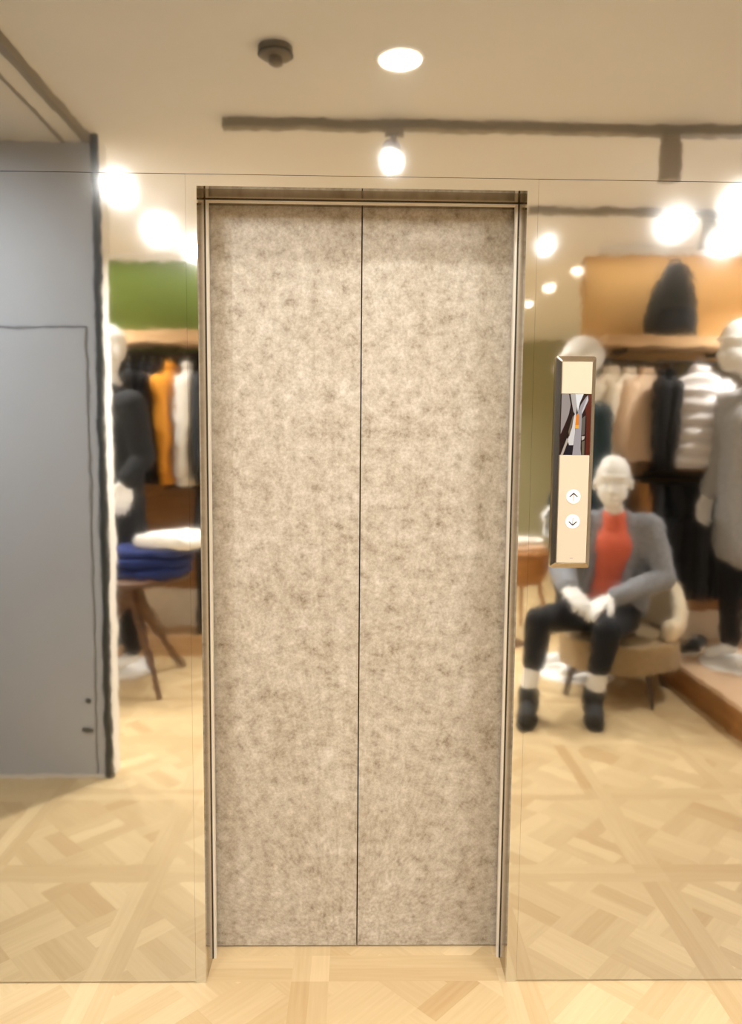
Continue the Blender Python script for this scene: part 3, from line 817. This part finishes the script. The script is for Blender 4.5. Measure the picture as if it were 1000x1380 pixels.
# --- standing mannequins
def standing(label, at, face, coat, s=1.0, long=.55, legs='black', head_off=(0,0), armout=(0,0), wz=0.0, aw=.25):
    """at = (x, d, z of the surface stood on); face = real-space facing; coat/legs = materials"""
    rt = V(*at); o = thing('standing_mannequin', label, 'mannequin', rt)
    f = Vector((face[0], face[1], 0)).normalized(); r = Vector((f.y, -f.x, 0))
    P = lambda a, b, z: (r*a+f*b)*s+Vector((0,0,z*s))
    z = .02
    pel, ab, ch, nk, hd = P(0,0,.95+z), P(0,.01,1.12+z), P(0,0,1.33+z), P(0,0,1.54+z), P(head_off[0],.03+head_off[1],1.74+z)
    bm = bmesh.new()
    capsule(bm, pel, .13*s, ab, .115*s); capsule(bm, ab, .115*s, ch, .13*s); capsule(bm, ch, .10*s, nk, .052*s); capsule(bm, nk, .056*s, hd-Vector((0,0,.05)), .056*s)
    capsule(bm, P(-.17,0,1.46+z), .055*s, P(.17,0,1.46+z), .055*s)
    arms = []
    for e in (-1, 1):
        sh, el, wr = P(.19*e,0,1.45+z), P((aw-.005)*e,-.02,1.17+z), P((aw+.1*wz)*e,.06+wz*.3,.93+z+wz)
        arms.append((e, sh, el, wr))
        capsule(bm, sh, .05*s, el, .04*s); capsule(bm, el, .04*s, wr, .028*s)
        hand_prims(bm, wr, Vector((0,0,-1))+f*.2, r*e, -e if True else e, s*1.12, .4)
    for e in (-1, 1):
        hp, kn, an, to = P(.09*e,0,.90+z), P(.10*e,.02,.50+z), P(.105*e,-.02,.09+z), P(.12*e,.12,.035+z)
        capsule(bm, hp, .085*s, kn, .058*s); capsule(bm, kn, .058*s, an, .038*s); capsule(bm, an-Vector((0,0,.03)), .038*s, to, .03*s)
    head_prims(bm, hd, f, 1.14*s)
    remesh('body', bm, .0075, M['man'], o, 3)
    bm = bmesh.new()
    for e, sh, el, wr in arms:
        capsule(bm, sh, .075*s, el, .062*s); capsule(bm, el, .062*s, wr+(el-wr)*.08, .050*s)
        capsule(bm, ch+r*e*.09*s, .105*s, pel+r*e*.08*s, .11*s)
    capsule(bm, ch, .14*s, pel, .14*s); capsule(bm, P(-.16,0,1.45+z), .078*s, P(.16,0,1.45+z), .078*s); capsule(bm, ch, .12*s, nk-Vector((0,0,.03)), .075*s)
    hem = .95-long*.6
    for e in (-1, 1): capsule(bm, pel+r*e*.07*s, .125*s, P(.075*e,0,hem+z), .125*s)
    capsule(bm, pel, .14*s, P(0,0,hem+z), .13*s)
    remesh('coat', bm, .013, coat, o, 4)
    bm = bmesh.new(); tube(bm, [nk+Vector((0,0,-.075)), nk+Vector((0,0,-.02)), nk+Vector((0,0,.02))], [.10*s,.082*s,.072*s], 24); link('collar', bm, coat, o, True)
    bm = bmesh.new(); capsule(bm, pel, .125*s, pel-Vector((0,0,.08)), .12*s)
    for e in (-1, 1):
        hp, kn, an = P(.09*e,0,.88+z), P(.10*e,.02,.50+z), P(.105*e,-.02,.12+z)
        capsule(bm, hp, .10*s, kn, .076*s); capsule(bm, kn, .076*s, an, .058*s)
    remesh('trousers', bm, .012, M[legs], o, 4)
    bm = bmesh.new(); tube(bm, [(0,0,0), (0,0,.012)], [.24,.235], 40); link('base_plate', bm, M['white'], o, True)
    return o
standing('standing mannequin in light grey coat on the wood-sided platform', (2.31, 2.38, .18), (-1, .3), M['greycoat'], 1.07, .5, 'black', (0, .10))
standing('standing mannequin in black behind the round table, head at the partition edge', (-1.58, 2.87, 0), (-.65, .76), M['black'], 1.17, .35, 'black', wz=.12)
standing('standing mannequin in dark teal coat behind the call panel', (1.43, 2.80, 0), (-1, .12), M['teal'], 1.14, .45, 'charcoal', aw=.2)

# ------------------------------------------------------------------ backpack
bp = thing('backpack', 'black backpack standing on the shelf before the orange wall', 'backpack', V(1.99, 2.88, 2.18), math.radians(4))
def bring(z, w, t, dx=0, n=32, e=3): return [(dx+w*math.copysign(abs(math.cos(2*PI*k/n))**(2/e), math.cos(2*PI*k/n)), t*math.copysign(abs(math.sin(2*PI*k/n))**(2/e), math.sin(2*PI*k/n)), z) for k in range(n)]
bm = bmesh.new(); loft(bm, [bring(z, w, t, dx) for z, w, t, dx in ((0,.145,.09,0),(.015,.158,.105,0),(.10,.162,.11,0),(.22,.145,.105,.008),(.33,.115,.092,.016),(.41,.086,.075,.022),(.455,.055,.05,.024),(.47,.02,.02,.024))]); link('main_compartment', bm, M['bag'], bp, 'all')
bm = bmesh.new(); loft(bm, [[(x, y+.085, z) for x, y, z in bring(z, w, t)] for z, w, t in ((.03,.10,.03),(.05,.115,.045),(.16,.115,.045),(.20,.095,.03))]); link('front_pocket', bm, M['charcoal'], bp, 'all')
bm = bmesh.new(); tube(bm, [(-.02,0,.45),(-.01,0,.49),(.04,0,.49),(.06,0,.45)], .008, 10); link('handle', bm, M['bag'], bp, True)
for s in (-1, 1):
    bm = bmesh.new(); tube(bm, [(.02+.05*s,-.07,.42),(.08*s,-.115,.30),(.10*s,-.12,.14),(.12*s,-.09,.03)], .014, 10); link('shoulder_strap', bm, M['charcoal'], bp, True)

# ------------------------------------------------------------------ shoes on the platform
def shoe_proto(label):
    o = thing('suede_shoe', label, 'shoe')
    bm = bmesh.new(); n = 28
    def foot(w, L0, L1, z): 
        out = []
        for k in range(n):
            a = 2*PI*k/n; c, s = math.cos(a), math.sin(a)
            out.append(((w*(1+.12*c))*s, (L1 if c > 0 else L0)*abs(c)**.85*math.copysign(1, c), z))
        return out
    loft(bm, [foot(.045,.125,.165,0), foot(.048,.13,.17,.006), foot(.047,.128,.168,.028), foot(.044,.12,.16,.032)]); link('sole', bm, M['sole'], o, True)
    bm = bmesh.new(); rings = []
    for y, w, h in ((-.125,.018,.05), (-.115,.034,.10), (-.07,.040,.115), (-.02,.042,.11), (.03,.044,.088), (.08,.046,.066), (.13,.040,.048), (.158,.018,.034)):
        rings.append([(w*math.cos(PI*k/12), y, .030+(h-.03)*math.sin(PI*k/12)) for k in range(13)]+[(-w+2*w*j/6, y, .028) for j in range(1, 6)])
    loft(bm, rings); up = link('upper', bm, M['shoe'], o, 'all')
    bm = bmesh.new()
    for i in range(4): 
        y = -.005+.026*i; z = .115-.012*i; tube(bm, [(-.022,y,z-.012), (0,y,z), (.022,y,z-.012)], .004, 8)
    link('laces', bm, M['offwhite'], o, True)
    return o
p = shoe_proto('dark suede lace-up shoe on the platform, nearer the beige chair')
p.location = V(2.05, 2.60, .18); p.rotation_euler = (0,0,math.radians(72))
dup(p, V(2.16, 2.72, .18), math.radians(62), 'dark suede lace-up shoe on the platform, nearer the wall')
# ------------------------------------------------------------------ round table with folded clothes (left)
tb = thing('round_table', 'dark round display table with splayed wooden legs piled with navy clothes', 'table', V(-1.37, 2.50, 0))
def rdisc(bm, r, z0, z1, n=48): loft(bm, [[(a*math.cos(2*PI*k/n), a*math.sin(2*PI*k/n), z) for k in range(n)] for a, z in ((r-.008,z0), (r,z0+.006), (r,z1-.006), (r-.008,z1))])
bm = bmesh.new(); rdisc(bm, .34, .665, .70); link('tabletop', bm, M['walnut'], tb, True)
bm = bmesh.new(); tube(bm, [(0,0,.50),(0,0,.665)], [.045,.07], 20); link('hub', bm, M['walnut'], tb, True)
for x, d in ((-1.14,2.27), (-1.16,2.94), (-1.80,2.50)):
    e = V(x, d, 0)-tb.location
    bm = bmesh.new(); tube(bm, [e, e*.5+Vector((0,0,.29)), Vector((e.x*.06, e.y*.06, .60))], [.018,.028,.044], 14); link('leg', bm, M['walnut'], tb, True)

def folded(label, m, c, sx, sy, h, rz, cat='folded clothes', name='folded_garment', seed=0, droop=0):
    o = thing(name, label, cat, c, rz); rn = random.Random(seed); bm = bmesh.new(); n = 40
    rings = []
    for fz, k in ((0,.94), (.2,1), (.75,1.0), (.95,.95), (1,.82), (1.04,.4)):
        r = []
        for i in range(n):
            a = 2*PI*i/n; c_, s_ = math.cos(a), math.sin(a); e = 4
            x = sx*k*math.copysign(abs(c_)**(2/e), c_); y = sy*k*math.copysign(abs(s_)**(2/e), s_)
            r.append((x*(1+.02*math.sin(3*a+seed)), y*(1+.02*math.sin(4*a+seed)), h*fz*(1+.1*math.sin(2*a+seed))))
        rings.append(r)
    loft(bm, rings); link('fabric', bm, m, o, 'all')
    bm = bmesh.new(); loft(bm, [[(sx*.3*math.cos(2*PI*i/20), sy*.55+.05*math.sin(2*PI*i/20), h*z) for i in range(20)] for z in (1.0, 1.09)]); link('collar', bm, m, o, 'all')
    return o
T0 = .70
folded('navy folded sweater at the bottom of the table pile', M['navy'], V(-1.33,2.50,T0), .30,.24,.055,.1, seed=1)
folded('navy folded sweater in the middle of the table pile', M['navy'], V(-1.30,2.49,T0+.062), .29,.23,.055,-.12, seed=2)
folded('navy folded sweater third up in the table pile', M['navy'], V(-1.24,2.49,T0+.124), .25,.21,.045,.15, seed=3)
folded('bright white folded shirt on top of the navy pile', M['whitecloth'], V(-1.11,2.49,T0+.175), .20,.19,.075,.25, seed=4)
folded('black folded garment at the partition side of the table', M['black'], V(-1.655,2.52,T0), .045,.14,.06,.0, seed=5)

# small round stool table in the aisle with folded knitwear, and a wooden post stand
st = thing('drum_table', 'small round wooden drum table in the aisle behind the seated mannequin', 'table', V(1.36, 3.95, 0)); st.scale.z = .86
bm = bmesh.new(); rdisc(bm, .22, .72, .75); link('tabletop', bm, M['honey'], st, True)
bm = bmesh.new(); loft(bm, [[(a*math.cos(2*PI*k/40), a*math.sin(2*PI*k/40), z) for k in range(40)] for a, z in ((.13,.44),(.175,.5),(.20,.60),(.20,.72))]); link('drum', bm, M['honey'], st, True)
for k in range(3):
    a = k*2*PI/3+.5; bm = bmesh.new(); tube(bm, [(.17*math.cos(a),.17*math.sin(a),0), (.12*math.cos(a),.12*math.sin(a),.46)], [.012,.02], 10); link('leg', bm, M['honey'], st, True)
folded('beige folded knitwear on the drum table', M['peach'], V(1.36,3.95,.646), .17,.14,.06,.2, seed=8)
folded('off-white folded knitwear topping the drum table', M['offwhite'], V(1.36,3.95,.708), .15,.13,.05,-.1, seed=9)
ps = thing('garment_stand', 'slim wooden garment stand near the lift frame', 'stand', V(1.13, 3.55, 0))
bm = bmesh.new(); rdisc(bm, .13, 0, .02); link('base', bm, M['walnut'], ps, True)
bm = bmesh.new(); tube(bm, [(0,0,.02),(0,0,1.16)], [.022,.020], 14); link('post', bm, M['honey'], ps, True)
bm = bmesh.new(); tube(bm, [(-.05,0,1.15),(.05,0,1.15)], .012, 10); link('crossbar', bm, M['honey'], ps, True)

# ------------------------------------------------------------------ world, camera, colour
W = bpy.data.worlds.new('World'); S.world = W; W.use_nodes = True
W.node_tree.nodes['Background'].inputs['Color'].default_value = (1, .9, .78, 1)
W.node_tree.nodes['Background'].inputs['Strength'].default_value = .05

C = bpy.data.cameras.new('Camera'); C.sensor_fit = 'VERTICAL'; C.sensor_height = 36; C.lens = 36*997/1380
C.clip_start = .02
cam = bpy.data.objects.new('Camera', C); COL.objects.link(cam)
yaw, pit, rol = .0180, -.0912, .0088
fw = Vector((math.sin(yaw)*math.cos(pit), math.cos(yaw)*math.cos(pit), math.sin(pit)))
r = Vector((math.cos(yaw), -math.sin(yaw), 0)); u = r.cross(fw)
Rv = r*math.cos(rol)+u*math.sin(rol); Uv = -r*math.sin(rol)+u*math.cos(rol)
mw = Matrix((Rv, Uv, -fw)).transposed().to_4x4(); mw.translation = Vector((-.0064, -1.929, 1.4887))
cam.matrix_world = mw
S.camera = cam
S.view_settings.view_transform = 'Standard'; S.view_settings.look = 'None'
S.view_settings.exposure = -0.25; S.view_settings.gamma = 1; S.view_settings.use_curve_mapping = False
S.cycles.max_bounces = 12; S.cycles.diffuse_bounces = 5; S.cycles.glossy_bounces = 6
S.cycles.use_denoising = True
